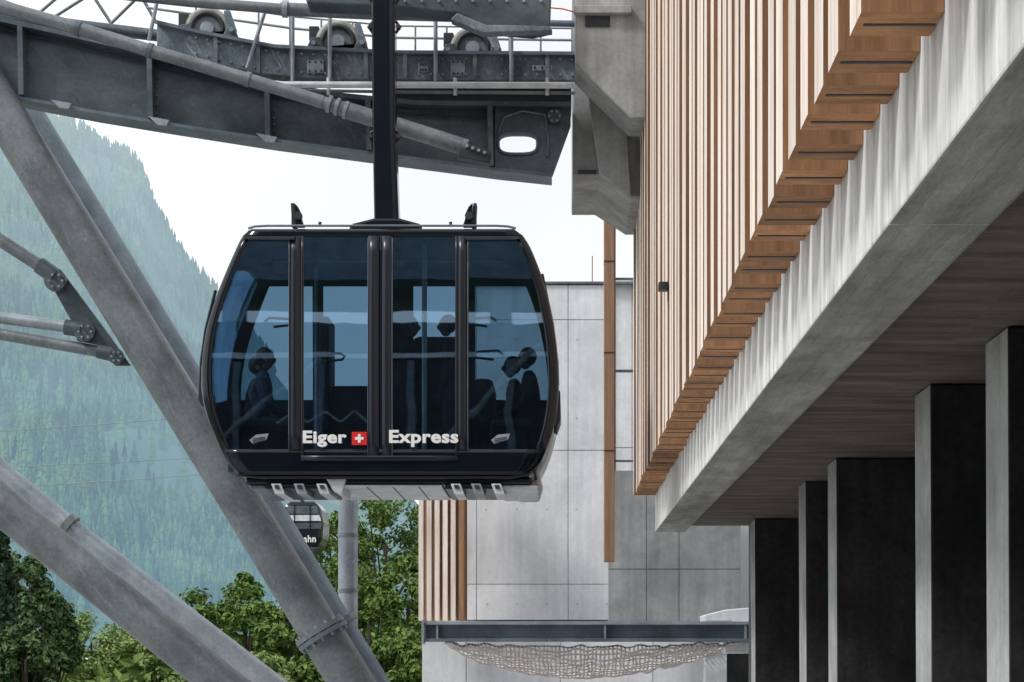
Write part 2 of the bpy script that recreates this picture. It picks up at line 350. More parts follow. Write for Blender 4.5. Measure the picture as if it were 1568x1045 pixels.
# ------------------------------------------------------------------ pylon
py=empty('cable_car_pylon')
pt('front_leg',[(-120,-31,27),(0,165,27),(490,967,27)],27,32,galv,py,res=14)
a=P(0,165,27);b=P(490,967,27);ax=(b-a).normalized()
pt('front_leg_lower',[(490,967,27),(620,1180,27)],27,34,galv,py,res=14)
disc('leg_flange',b,ax,42*27/F,.06,galv,py); disc('leg_flange_2',b+ax*.075,ax,42*27/F,.06,galv_b,py)
for k in range(14):
    t=k/14*6.283; o1=ax.orthogonal().normalized(); o2=ax.cross(o1); c=b+(o1*math.cos(t)+o2*math.sin(t))*.325
    tube('flange_bolt',[c-ax*.07,c+ax*.15],.02,galv_l,py,res=3)
for s in (.12,.3,.47,.63,.8,.93):
    c=a.lerp(b,s); disc('weld_band',c,ax,32.35*27/F,.018,galv_b,py)
pt('rear_leg',[(-80,-20,30),(-5,100,30),(450,850,30),(760,1362,30)],30,26,galv_b,py,res=14)
c=P(517,958,30); disc('rear_flange',c,ax,.33,.1,galv,py)
pt('vertical_column',[(533,700,32),(533,1200,32)],32,15,galv_l,py,res=12)
disc('column_collar',P(533,820,32),(0,0,1),.165,.06,galv,py); disc('column_collar_2',P(533,905,32),(0,0,1),.165,.06,galv,py)
pt('lower_brace',[(-80,700,25),(0,773,25),(180,918,25),(420,1112,25)],25,30,galv,py,res=14)
pt('upper_brace',[(-80,640,28),(0,722,28),(105,808,28),(460,1080,28)],28,17,galv_l,py,res=14)
c=P(105,806,28); disc('brace_joint',c,P(460,1080,28)-c,.19,.1,galv,py)
pt('strut_a',[(-60,325,27.6),(0,368,27.6),(78,418,27.6)],27.6,10,galv,py)
pt('strut_b',[(-60,478,27.6),(0,487,27.6),(118,503,27.6)],27.6,9,galv_l,py)
pt('strut_c',[(-60,500,27.6),(0,512,27.6),(165,541,27.6)],27.6,9,galv,py)
prism('gusset_plate',[(92,412),(135,470),(172,520),(200,560),(176,560),(150,528),(118,522),(108,490),(80,440),(70,430),(75,415)],27.55,27.62,girdm,py,bev=.01)
for (u,v,r) in ((85,430,17),(130,508,16),(178,546,12)):
    disc('end_flange',P(u,v,27.5),(0,1,0),r*27.5/F,.08,girdm,py)
    for k in range(6):
        t=k*1.047; disc('bolt',P(u+r*.6*math.cos(t),v+r*.6*math.sin(t),27.43),(0,1,0),.016,.03,galv_l,py)
for (u,v,u2,v2,r) in ((60,406,85,424,13),(100,501,125,505,12),(150,538,172,543,11)):
    pt('strut_fork',[(u,v,27.55),(u2,v2,27.55)],27.55,r,girdm,py)
bot=[(-60,130),(40,152),(140,171),(250,189),(410,214),(560,234),(700,252),(760,260),(845,269)]
top=[(-60,5),(0,30),(100,52),(200,75),(300,98),(400,125),(520,146),(640,158),(875,160)]
us=list(range(-60,761,20))
prism('girder_web',[(u,interp(top,u)) for u in us]+[(u,interp(bot,u)) for u in reversed(us)],27.2,27.24,girdm,py)
prism('girder_lower_flange',[(u,interp(bot,u)-3) for u in us+[800,845]]+[(u,interp(bot,u)+2) for u in reversed(us+[800,845])],27.0,27.5,galv_b,py)
prism('girder_upper_flange',[(u,interp(top,u)-4) for u in us+[875]]+[(u,interp(top,u)+3) for u in reversed(us+[875])],26.95,27.5,girdm,py)
for u in (30,228,408,563,750):
    prism('stiffener',[(u-4,interp(top,u)+3),(u+4,interp(top,u)+3),(u+6,interp(bot,u)-5),(u-2,interp(bot,u)-5)],26.95,27.19,girdm,py)
    for k in range(7):
        v=interp(top,u)+12+k*(interp(bot,u)-interp(top,u)-24)/6
        disc('splice_bolt',P(u+12,v,27.18),(0,1,0),.014,.03,girdl,py)
pt('web_cable',[(-60,18),(0,44),(100,66),(200,90),(300,115),(400,143),(520,163),(640,176),(750,180)],27.12,1.5,dark,py,res=2)
for u in (95,245,410):
    v=interp(bot,u); prism('opening_light_patch',[(u-18,v-10),(u+14,v-4),(u+10,v+4),(u-4,v+3)],26.94,26.98,galv_l,py)  # pale plates stand in for daylight showing through the girder openings
def plate_hole(name,outer,hc,hr,d0,d1,mat,parent):
    n=48
    def ray(cx,cy,t):
        best=None; dx,dy=math.cos(t),math.sin(t)
        for i in range(len(outer)):
            x1,y1=outer[i];x2,y2=outer[(i+1)%len(outer)]
            den=dx*(y2-y1)-dy*(x2-x1)
            if abs(den)<1e-9: continue
            s=((x1-cx)*(y2-y1)-(y1-cy)*(x2-x1))/den; q=((x1-cx)*dy-(y1-cy)*dx)/den
            if s>0 and -1e-6<=q<=1+1e-6 and (best is None or s<best): best=s
        return cx+dx*best,cy+dy*best
    angs=sorted([2*math.pi*i/n-math.pi for i in range(n)]+[math.atan2(v-hc[1],u-hc[0]) for u,v in outer])
    n=len(angs); V=[];Fc=[]
    for d in (d0,d1):
        for tt in angs:
            dx,dy=math.cos(tt),math.sin(tt)
            k=(abs(dx/hr[0])**3.2+abs(dy/hr[1])**3.2)**(-1/3.2)
            u=hc[0]+dx*k; v=hc[1]+dy*k; a1=ray(hc[0],hc[1],tt)
            V.append((X(u,d0),d,Z(v,d0))); V.append((X(a1[0],d0),d,Z(a1[1],d0)))
    for i in range(n):
        j=(i+1)%n
        Fc+= [(2*i,2*j,2*j+1,2*i+1),(2*n+2*i,2*n+2*i+1,2*n+2*j+1,2*n+2*j),(2*i,2*n+2*i,2*n+2*j,2*j),(2*i+1,2*j+1,2*n+2*j+1,2*n+2*i+1)]
    return mk(name,V,Fc,mat,parent)
plate_hole('girder_end_plate',[(758,161),(874,161),(874,190),(846,267),(758,257)],(793,220),(29,15),27.1,27.25,girdm,py)
disc('access_cover',P(849,178,27.05),(0,1,0),.1,.04,girdm,py)
for k in range(6): disc('bolt',P(849+8*math.cos(k*1.047),178+8*math.sin(k*1.047),27.02),(0,1,0),.015,.03,galv_l,py)
def sup(t,a,b,e=.625): return (a*math.copysign(abs(math.cos(t))**e,math.cos(t)),b*math.copysign(abs(math.sin(t))**e,math.sin(t)))
tube('hole_rim',[P(793+sup(t,30,16)[0],220+sup(t,30,16)[1],27.08) for t in np.linspace(0,6.283,40)],.02,galv_b,py,res=3)
pt('end_arc',[(762,205),(772,180),(800,170),(835,176),(840,215),(838,240)],27.07,2,galv_b,py,res=3)
t2=[(240,36),(300,50),(420,73),(600,82),(880,84)]; b2=[(240,72),(300,90),(380,110),(480,121),(880,123)]
us=list(range(240,881,20))
prism('top_chord',[(u,interp(t2,u)) for u in us]+[(u,interp(b2,u)) for u in reversed(us)],26.7,27.0,girdl,py,bev=.01)
prism('top_chord_cap',[(u,interp(t2,u)-5) for u in us]+[(u,interp(t2,u)) for u in reversed(us)],26.6,27.1,galv_b,py)
prism('recess_panel',[(600,124),(875,124),(875,156),(600,156)],27.05,27.09,dark,py)
for u in (330,395,446,503,560,620,667,727,783,838):
    v=interp(t2,u); prism('chord_rib',[(u-3,v),(u+3,v),(u+3,interp(b2,u)),(u-3,interp(b2,u))],26.62,26.7,girdl,py)
for u in range(300,880,18):
    disc('rivet',P(u,interp(t2,u)+8,26.68),(0,1,0),.014,.04,galv_l,py); disc('rivet',P(u,interp(b2,u)-8,26.68),(0,1,0),.014,.04,galv_l,py)
for (u,v,w_,h) in ((640,96,16,14),(815,100,30,8),(690,92,22,24),(470,92,26,20)):
    prism('splice_plate',[(u,v),(u+w_,v),(u+w_,v+h),(u,v+h)],26.66,26.69,galv_l,py,bev=.004)
    for a_ in range(3):
        for c_ in range(2): disc('plate_bolt',P(u+4+a_*(w_-8)/2,v+3+c_*(h-6),26.65),(0,1,0),.012,.03,dark,py)
pt('white_handrail',[(425,130),(880,131)],26.4,5,railm,py)
pt('lower_rail',[(330,112),(420,138),(600,141),(880,143)],26.5,2.5,galv,py)
for u in (503,697,838): pt('rail_bracket',[(u,120),(u,146)],26.5,3,railm,py)
for u in (448,505,667,783):
    pt('rail_post',[(u,20),(u,125)],26.55,3.2,galv_l,py)
pt('lean_post',[(405,20),(378,105)],26.55,3,galv_l,py); pt('lean_post_2',[(240,5),(228,62)],26.55,3,galv_l,py)
pt('walkway_rail',[(225,12),(450,44),(600,58),(885,62)],27.6,2,galv_l,py)
pt('walkway_rail_2',[(225,-6),(450,26),(600,40),(885,44)],27.9,1.3,galv,py)
for u in range(300,880,48): pt('walkway_post',[(u,interp([(225,-6),(450,26),(600,40),(885,44)],u)),(u,interp(t2,u))],27.8,1.5,galv,py,res=3)
pt('diagonal_pipe',[(-60,-12),(0,10),(120,44),(230,78),(380,122),(495,157)],26.2,10,galv,py)
pt('diagonal_pipe_2',[(495,157),(540,172),(640,203),(715,227)],26.2,13,galv,py,rad=[.7,1,1,1])
for u,v in ((505,160),(517,164),(530,169)): disc('pipe_coupling',P(u,v,26.2),(1,0,-.32),.115,.045,galv_l,py)
for u,v in ((120,44),(230,78),(380,122)): disc('pipe_clamp',P(u,v,26.2),(1,0,-.3),.1,.06,galv_b,py)
prism('pipe_end_bracket',[(705,215),(752,232),(748,250),(700,240)],26.1,26.3,dark,py,bev=.01)
for k in range(4): disc('bracket_bolt',P(715+k*9,224+k*3.4,26.08),(0,1,0),.02,.05,galv_l,py)
pt('upper_pipe',[(150,-12),(290,3),(430,14)],26.3,8,galv,py); pt('upper_pipe_2',[(430,14),(560,20),(700,24)],26.3,10,galv,py)
disc('pipe_coupling',P(437,14,26.3),(1,0,-.06),.11,.07,galv_l,py)
prism('upper_housing',[(455,-40),(845,-40),(842,40),(815,46),(745,40),(700,20),(600,10),(470,5)],25.7,26.1,girdm,py,bev=.02)
prism('upper_housing_lip',[(700,20),(745,38),(842,40),(846,47),(738,50),(690,30)],25.5,25.7,girdl,py,bev=.01)
for u in range(620,840,26): disc('housing_bolt',P(u,2,25.69),(0,1,0),.018,.04,galv_l,py)
prism('corner_beam',[(-60,-10),(0,8),(60,18),(60,34),(0,26),(-60,5)],27.7,27.9,girdm,py)
pt('top_left_pipe',[(-40,20,27.9),(300,62,27.9)],27.9,9,girdm,py)
for a_ in ((0,0,60,22),(85,25,140,-10),(140,-10,170,36),(60,20,95,-10),(170,36,215,-8),(215,-8,240,36)):
    pt('lattice_rod',[(a_[0],a_[1]),(a_[2],a_[3])],28.2,2.5,galv,py)
for (u,v) in ((318,46),(518,66),(724,76)):
    c=P(u,v,26.9); R=.25
    tube('sheave_rim',[c+Vector((R*math.cos(t),0,R*math.sin(t))) for t in np.linspace(0,6.283,36)],.05,yellowm,py,res=5)
    tube('sheave_side',[c+Vector((R*.82*math.cos(t),-.05,R*.82*math.sin(t))) for t in np.linspace(0,6.283,36)],.03,dark,py,res=3)
    disc('sheave_web',c,(0,1,0),.20,.05,galv,py)
    disc('sheave_hub',c,(0,1,0),.09,.16,galv_l,py)
    prism('sheave_bracket',[(u-42,v-8),(u-28,v-10),(u-22,v+6),(u+22,v+10),(u+30,v-4),(u+42,v-2),(u+48,v+14),(u-48,v+6)],26.75,26.8,girdm,py,bev=.008)
    prism('sheave_block',[(u-45,v-26),(u-30,v-26),(u-24,v-4),(u-45,v-4)],26.9,27.1,dark,py,bev=.01)
    prism('sheave_arm',[(u+24,v-30),(u+34,v-30),(u+44,v),(u+30,v)],26.8,26.9,girdl,py,bev=.01)
    for k in (-38,36): disc('pin',P(u+k,v,26.72),(0,1,0),.03,.06,galv_l,py)

for a_ in (((-80,666),(420,628)),((-80,719),(450,693)),((-80,752),(450,716))):
    tube('valley_cable',[P(a_[0][0],a_[0][1],70),P((a_[0][0]+a_[1][0])/2,(a_[0][1]+a_[1][1])/2+2,75),P(a_[1][0],a_[1][1],80)],.013,galv_l,None,res=2)

# ------------------------------------------------------------------ near cabin
cb=empty('gondola_cabin')
D0=23.0; D1=25.2
left=[(347,382),(352,374),(360,367),(380,358),(410,345),(440,333),(465,324),(500,314),(530,309),(560,306),(590,306),(615,309),(640,316),(665,326),(690,337),(708,346),(722,358),(730,370)]
right=[(347,786),(352,795),(360,803),(380,814),(410,826),(440,836),(465,842),(500,849),(530,853),(560,855),(590,856),(615,854),(640,851),(665,845),(690,836),(708,827),(722,815),(730,800)]
def yf(v): return D0+.035*((v-560)/190)**2
def yb(v): return D1-.035*((v-560)/190)**2
def panel(name,v0,v1,f0,f1,dy,mat,back=False,thick=.02,nu=2,nv=14):
    V=[];Fc=[]
    for j in range(nv+1):
        v=v0+(v1-v0)*j/nv; a=f0(v) if callable(f0) else f0; b=f1(v) if callable(f1) else f1
        y=(yb(v)+dy) if back else (yf(v)+dy)
        for i in range(nu+1): V.append((X(a+(b-a)*i/nu,D0),y,Z(v,D0)))
    for j in range(nv):
        for i in range(nu): k=j*(nu+1)+i; Fc.append((k,k+1,k+nu+2,k+nu+1))
    return mk(name,V,Fc,mat,cb,smooth=True,solid=thick)
lf=lambda v:interp(left,v); rf=lambda v:interp(right,v)
outl=[(lf(v),v) for v in np.linspace(347,730,40)]; outr=[(rf(v),v) for v in np.linspace(730,347,40)]
loop=outl+outr; n=len(loop); cx,cz=581,540
rings=[(.03,0,'f'),(.009,.03,'f'),(0,.09,'f'),(0,-.09,'b'),(.009,-.03,'b'),(.03,0,'b')]
V=[];Fc=[];mi=[]
for ins,dy,w_ in rings:
    for (u,v) in loop:
        uu=cx+(u-cx)*(1-ins); vv=cz+(v-cz)*(1-ins)
        V.append((X(uu,D0),(yf(v) if w_=='f' else yb(v))+dy,Z(vv,D0)))
for k in range(5):
    for i in range(n):
        j=(i+1)%n; vm=(loop[i][1]+loop[j][1])/2; um=abs(loop[i][0]-581)
        Fc.append((k*n+i,k*n+j,(k+1)*n+j,(k+1)*n+i)); mi.append(1 if (k==2 and 385<vm<655 and um>190) else 0)
sh=mk('shell',V,Fc,[body,glassb],cb,smooth=True)
for p,m_ in zip(sh.data.polygons,mi): p.material_index=m_
insf=lambda f,q:(lambda v:cx+(f(v)-cx)*(1-q))
L_=insf(lf,.03); R_=insf(rf,.03)
panel('front_glass',356,700,L_,R_,.012,glass,nu=24,nv=30,thick=0)
panel('rear_glass',356,700,L_,R_,-.012,glassb,back=True,nu=24,nv=20,thick=0)
for bk in (False,True):
    tg='rear' if bk else 'front'
    panel(tg+'_top_rail',352,361 if not bk else 385,L_,R_,0,body,back=bk,nu=20,nv=4)
    panel(tg+'_bottom_rail',688 if not bk else 575,727,L_,R_,0,body if not bk else inner,back=bk,nu=20,nv=6)  # rear rail runs far higher, opaque, to darken the lower panes
    panel(tg+'_left_edge',356,700,L_,lambda v:L_(v)+8,0,body,back=bk)
    panel(tg+'_right_edge',356,700,lambda v:R_(v)-8,R_,0,body,back=bk)
for a_,b_ in ((443,461),(701,716)):
    panel('front_mullion',361,690,a_,b_,-.006,frame); panel('rear_mullion',362,690,a_,b_,.006,frame,back=True)
panel('door_stile_left',361,704,564,580,-.012,frame); panel('door_stile_right',361,704,585,600,-.012,frame)
panel('door_seal',361,704,580,585,.0,body)
panel('rear_mullion_mid',362,690,556,612,.006,inner,back=True)
panel('door_left_border',361,704,461,465,-.008,frame); panel('door_right_border',361,704,697,701,-.008,frame)
panel('door_sill',698,706,461,701,-.014,frame,nu=6,nv=3)
panel('mullion_highlight',362,690,442,443.0,-.012,galv_b); panel('mullion_highlight_2',362,690,716,717.0,-.012,galv_b)  # thin pale strips paint the highlight lines along the mullions
panel('door_edge_highlight',364,700,563,564,-.014,galv_b); panel('door_edge_highlight_2',364,700,600,601,-.014,galv_b)
prism('header_slot_left',[(376,362),(452,362),(450,367),(374,366)],22.99,23.05,dark,cb,dref=23.0)
prism('header_slot_right',[(712,362),(794,362),(797,366),(714,367)],22.99,23.05,dark,cb,dref=23.0)
pt('roof_gutter',[(380,350),(390,347),(410,346),(760,346),(778,347),(790,350)],23.05,1.8,galv_b,cb)
pt('bottom_trim',[(365,727),(400,731),(780,731),(812,725)],23.06,3,frame,cb)
pt('sill_trim',[(435,704),(440,722),(452,724)],23.03,2,frame,cb)
prism('hanger_fairing',[(530,372),(536,343),(572,334),(612,334),(645,343),(650,372)],23.5,24.5,body,cb,bev=.03,dref=23.5)
prism('hanger_arm',[(568,-180),(604,-180),(605,190),(611,345),(615,400),(572,400),(573,345),(570,190)],23.8,24.1,body,cb,bev=.02,dref=23.8)
prism('hanger_stripe',[(596,-180),(601,-180),(602,190),(607,335),(602,335),(597,190)],23.78,23.8,frame,cb,dref=23.8)
for v in (-3,42,210):
    for u in (566,610):
        pt('arm_bolt',[(u-4,v-9),(u+3,v),(u-4,v+9)] if u>600 else [(u+5,v-9),(u-2,v),(u+5,v+9)],23.85,2.2,body,cb,res=3)
        disc('arm_pin',P(u+(0 if u>600 else 2),v,23.85),(0,1,0),.025,.1,dark,cb)
prism('grip_carriage',[(470,-180),(700,-180),(700,-215),(640,-240),(530,-240),(470,-215)],23.6,24.3,galv,cb,bev=.03,dref=23.8)
for s in (-1,1):
    u=455 if s<0 else 720
    sg=-s
    prism('roof_guide_blade',[(u-10*sg,311),(u-5*sg,311),(u-3*sg,330),(u-2*sg,347),(u-9*sg,347),(u-9*sg,330)],23.2,23.4,dark,cb,bev=.006,dref=23.2)
    prism('roof_guide_lug',[(u-4*sg,312),(u+2*sg,318),(u+6*sg,326),(u+8*sg,338),(u+11*sg,347),(u-3*sg,347),(u-3*sg,326)],23.15,23.3,body,cb,bev=.006,dref=23.2)
    disc('guide_roller',P(u+2*sg,331,23.12),(0,1,0),.045,.06,dark,cb)
for u in (490,690): disc('roof_bolt',P(u,343,23.2),(0,0,1),.018,.04,dark,cb)
prism('side_bumper_right',[(850,590),(858,600),(859,640),(853,657),(846,650),(847,620)],23.3,24.0,dark,cb,bev=.01,dref=23.3)
prism('side_bumper_left',[(311,575),(304,582),(303,612),(309,622),(316,618)],23.3,24.0,dark,cb,bev=.01,dref=23.3)
pt('side_rail_right',[(830,420),(846,497),(853,555),(854,590)],23.2,2.5,frame,cb)
pt('side_rail_left',[(330,445),(315,505),(308,555),(307,585)],23.2,2.5,frame,cb)
box('underbody',X(372,23),X(815,23),23.15,25.05,Z(741,23),Z(729,23),frame,cb,bev=.03)
box('underbody_plate',X(506,23),X(676,23),23.12,25.0,Z(745,23),Z(741.3,23),under,cb,bev=.01)
prism('underbody_cone',[(500,733),(532,733),(526,760),(512,754)],23.08,23.9,under,cb,bev=.02,dref=23.2)
for u in (560,600,640): box('plate_seam',X(u,23),X(u+1.5,23),23.11,25.0,Z(745.8,23),Z(745.05,23),dark,cb)
for (a_,b_) in ((405,500),(680,768)):
    box('vent_tray',X(a_,23),X(b_,23),23.1,24.7,Z(748,23),Z(741.3,23),frame,cb,bev=.01)
    for k in range(3):
        c=a_+10+(b_-a_-26)*k/2; prism('vent_block',[(c,741),(c+15,741),(c+21,757),(c+6,757)],23.05,23.9,under if k!=1 else galv_l,cb,dref=23.05,bev=.006)
        prism('vent_slot',[(c+5,743),(c+12,743),(c+14,749),(c+7,749)],23.035,23.049,dark,cb,dref=23.05)
box('corner_skid',X(765,23),X(824,23),23.15,24.9,Z(748,23),Z(741.4,23),under,cb,bev=.02)
box('corner_skid_left',X(378,23),X(404,23),23.15,24.9,Z(747,23),Z(741.4,23),galv_b,cb,bev=.02)
prism('corner_skirt_right',[(800,728),(824,715),(830,735),(824,756),(790,756)],24.3,24.95,under,cb,bev=.03,dref=23.6)
# interior
box('floor',X(345,23),X(820,23),23.2,25.0,Z(720,23),Z(706,23),inner,cb)
box('ceiling',X(385,23),X(785,23),23.15,25.05,Z(360,23),Z(352,23),inner,cb)
for (x0,x1) in ((352,415),(750,812)):
    box('bench_seat',X(x0,23),X(x1,23),23.3,24.9,Z(650,23),Z(638,23),inner,cb,bev=.03)
    box('bench_base',X(x0+10,23),X(x1-10,23),23.4,24.8,Z(706,23),Z(650.5,23),inner,cb)
box('mid_bench_back',X(616,23),X(700,23),24.5,24.95,Z(640,23),Z(482,23),inner,cb,bev=.08)  # opaque back added this tall to darken the view through the right door
box('mid_bench_seat',X(616,23),X(700,23),23.9,24.95,Z(655,23),Z(641,23),inner,cb,bev=.03)
box('mid_bench_back_2',X(716,23),X(752,23),24.0,24.95,Z(640,23),Z(560,23),inner,cb,bev=.08)
box('luggage_rack',X(468,23),X(484,23),24.3,24.95,Z(640,23),Z(455,23),inner,cb,bev=.02)
box('rear_luggage_locker',X(484,23),X(556,23),24.7,24.95,Z(640,23),Z(560,23),inner,cb,bev=.02)
def handle(u,v,s):
    pt('grab_handle',[(u,v),(u+8*s,v-6),(u+38*s,v-4),(u+44*s,v),(u+40*s,v+5),(u+14*s,v+8)],23.12,2.0,dark,cb,res=4)
handle(405,493,1);handle(484,546,1);handle(760,492,-1);handle(770,543,-1)
pt('grab_pole',[(650,362,23.6),(650,700,23.6)],23.6,4.0,railm,cb,res=4)
pt('grab_pole_2',[(484,362,23.9),(484,700,23.9)],23.9,2.4,galv_l,cb,res=4)
pt('ceiling_rail',[(400,400,23.9),(770,400,23.9)],23.9,2.4,galv_l,cb,res=4)
yt=yf(670)-.032
textmesh('lettering_left','Eiger',464,531,660,685,yt,D0,white,cb,.035)
textmesh('lettering_right','Express',596,702,659,685,yt,D0,white,cb,.035)
prism('swiss_flag',[(539,662),(562,662),(562,682),(539,682)],yt-.004,yt+.004,red,cb,dref=D0)
prism('flag_cross',[(548.5,665.5),(552.5,665.5),(552.5,670),(557,670),(557,674),(552.5,674),(552.5,678.5),(548.5,678.5),(548.5,674),(544,674),(544,670),(548.5,670)],yt-.008,yt-.005,white,cb,dref=D0)
for u in (397,767):
    prism('ski_rack_plate',[(u-15,674),(u-5,666),(u+14,664),(u+11,673),(u-10,680)],23.0,23.01,galv_l,cb,dref=D0)
    for k in range(3): prism('plate_mark',[(u-10,672+k*2.6),(u+9,669+k*2.6),(u+9,670.2+k*2.6),(u-10,673.2+k*2.6)],22.995,22.999,dark,cb,dref=D0)

def person(x,y,zf,face,seated,coat):
    e=[];pv=[];pr=[]
    def ad(px,py,pz,r,par=None):
        pv.append((x+px*face,y+py,zf+pz)); pr.append(r)
        if par is not None: e.append((par,len(pv)-1))
        return len(pv)-1
    hz=.52 if seated else .95
    pel=ad(0,0,hz,.15); wa=ad(.0,0,hz+.2,.14,pel); ch=ad(.02,0,hz+.4,.165,wa); nb=ad(.02,0,hz+.53,.09,ch); nk=ad(.04,0,hz+.62,.055,nb)
    for s in (-1,1):
        sh_=ad(.02,s*.17,hz+.46,.08,ch); el=ad(.08 if seated else .02,s*.24,hz+.2,.06,sh_); wr=ad(.30 if seated else .12,s*.15,hz+.1 if seated else hz-.02,.04,el)
        hd=ad(.37 if seated else .15,s*.14,hz+.08 if seated else hz-.09,.034,wr)
        for k in range(4):
            dx,dz=(.07,-.02) if seated else (.01,-.08)
            m_=ad((.37 if seated else .15)+dx*.5,s*.14+(k-1.5)*.018,(hz+.08 if seated else hz-.09)+dz*.6,.009,hd); ad((.37 if seated else .15)+dx*(1+.1*(k in(1,2))),s*.14+(k-1.5)*.02,(hz+.08 if seated else hz-.09)+dz*1.6,.008,m_)
        ad((.35 if seated else .19),s*.09,(hz+.07 if seated else hz-.1),.01,hd)
        hp=ad(.02,s*.1,hz-.05,.11,pel)
        if seated:
            kn=ad(.42,s*.12,.5,.08,hp); an=ad(.44,s*.12,.1,.05,kn); ad(.60,s*.13,.05,.04,an)
        else:
            kn=ad(.03,s*.11,.5,.08,hp); an=ad(0,s*.12,.1,.05,kn); ad(.17,s*.13,.05,.04,an)
    me=bpy.data.meshes.new('figure'); me.from_pydata(pv,e,[]); me.materials.append(coat)
    o=bpy.data.objects.new('clothed_body',me); S.collection.objects.link(o)
    sk=o.modifiers.new('skin','SKIN')
    for i,vv in enumerate(me.skin_vertices[0].data): vv.radius=(pr[i],pr[i]); vv.use_root=(i==0)
    o.modifiers.new('sub','SUBSURF').levels=1; o.modifiers[-1].render_levels=1
    em=empty('person'); o.parent=em
    hc=Vector((x+.06*face,y,zf+hz+.74))
    for nm,r,off,mt in (('head',(.095,.078,.12),(0,0,0),skinm),('hair',(.103,.088,.112),(-.022*face,0,.028),hairm)):
        bm=bmesh.new(); bmesh.ops.create_uvsphere(bm,u_segments=20,v_segments=14,radius=1)
        for v in bm.verts:
            p=v.co.copy()
            if nm=='head':
                if p.x>.8 and -.3<p.z<.15 and abs(p.y)<.25: p.x+=.22
                if p.z<-.3: p.x=p.x*.85+.1; p.y*=.8
                if abs(p.z+.45)<.1 and p.x>.6: p.x+=.04
            p=Vector((p.x*face*r[0],p.y*r[1],p.z*r[2]))+hc+Vector(off); v.co=p
        m_=bpy.data.meshes.new(nm); bm.to_mesh(m_); bm.free(); m_.materials.append(mt)
        for pl in m_.polygons: pl.use_smooth=True
        oo=bpy.data.objects.new(nm,m_); S.collection.objects.link(oo); oo.parent=em
    for s in (-1,1):
        disc('ear',hc+Vector((0,s*.082,-.01)),(0,1,0),.028,.02,skinm,em)
coats=[M('navy_jacket',(.05,.06,.10),rough=.8),M('black_jacket',(.025,.025,.028),rough=.8),M('grey_jacket',(.12,.12,.14),rough=.8),M('maroon_jacket',(.09,.03,.035),rough=.8)]
zf=Z(706,23)
person(X(384,23),23.8,zf,1,True,coats[0]); person(X(358,23),24.5,zf,1,True,coats[2])
person(X(812,23),23.8,zf,-1,True,coats[1]); person(X(786,23),24.5,zf,-1,True,coats[3])
person(X(610,23),24.15,zf+.0,1,False,coats[1]); person(X(684,23),24.1,zf,-1,False,coats[0])

# ------------------------------------------------------------------ far cabin
fc=empty('gondola_cabin')
DD=100
o1=[(444,767),(480,767),(487,771),(491,780),(495,800),(493,824),(486,840),(474,847),(448,847),(436,840),(430,824),(429,800),(433,780),(437,771)]
prism('shell',o1,DD,DD+3.0,body,fc,bev=.22)
prism('window_reflection',[(437,789),(489,789),(491.5,798),(434,798)],DD-.05,DD+.1,railm,fc)  # whitish strip paints the reflection in the far window
prism('window_upper',[(440,775),(485,775),(488,787),(437,787)],DD-.04,DD+.1,girdm,fc)
prism('window_lower',[(433,801),(492,801),(491,810),(433,810)],DD-.04,DD+.1,girdm,fc)
for u in (450,474): prism('window_mullion',[(u,773),(u+1.6,773),(u+1.6,818),(u,818)],DD-.09,DD-.06,body,fc)
prism('lower_bumper',[(436,838),(487,838),(480,850),(444,850)],DD-.1,DD+.5,dark,fc,bev=.05)
textmesh('lettering','nbahn',452,484,820,831,DD-.1,DD,white,fc,.02)
pt('hanger',[(462,770,DD+1.5),(462,690,DD+1.5)],DD+1.5,3,dark,fc)
pt('haul_rope',[(380,680,DD+1.5),(700,700,DD+1.5)],DD+1.5,.8,dark,fc)

# ------------------------------------------------------------------ station building on the right
sb=empty('cable_car_station')
XL,XR=1.10,1.416; ZB=CZ+2.39; ZU=CZ+1.865
pitch=.50; y=5.0; k=0
while y<29.8:
    t=pitch*random.uniform(.53,.60)
    zb=ZB+random.uniform(-.02,.02); x0=XL+random.uniform(-.012,.012); zt=CZ+13
    v=[(x0,y,zb),(XR-.004,y,zb),(XR-.004,y+t,zb),(x0,y+t,zb),(x0,y,zt),(XR-.004,y,zt),(XR-.004,y+t,zt),(x0,y+t,zt)]
    f=[(0,1,2,3),(4,5,6,7),(0,1,5,4),(1,2,6,5),(2,3,7,6),(3,0,4,7)]
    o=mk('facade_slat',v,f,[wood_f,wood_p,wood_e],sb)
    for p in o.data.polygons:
        if abs(p.normal.x)>.9: p.material_index=1  # side faces get the paler wood as painted sunlight
        elif abs(p.normal.z)>.9: p.material_index=2
    box('slat_joint',x0+.03,XR-.01,y+t*.5-.012,y+t*.5+.012,zb-.004,zb-.001,dark,sb)
    y+=pitch; k+=1
js=[-1.0,3.9,8.8,13.66,18.5,23.35,28.2,30.0]
for a_,b_ in zip(js[:-1],js[1:]):
    o=mk('edge_beam',[(XR,a_+.008,ZU),(1.86,a_+.008,ZU),(1.86,b_-.008,ZU),(XR,b_-.008,ZU),(XR,a_+.008,CZ+13),(1.86,a_+.008,CZ+13),(1.86,b_-.008,CZ+13),(XR,b_-.008,CZ+13)],
       [(0,1,2,3),(4,5,6,7),(0,1,5,4),(1,2,6,5),(2,3,7,6),(3,0,4,7)],[concw,concu],sb,bev=.012)
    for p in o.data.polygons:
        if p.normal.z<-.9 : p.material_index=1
box('beam_core',XR+.03,1.83,-1,29.95,ZU+.03,CZ+12.9,dark,sb)
ZC=CZ+1.95
y=-1
while y<30:
    x_=1.862
    while x_<9:
        box('ceiling_slab',x_,x_+1.5-.01,y,min(y+1.9,30)-.01,ZC+random.uniform(0,.008),ZC+.3,ceilm,sb,bev=.006); x_+=1.5
    y+=1.9
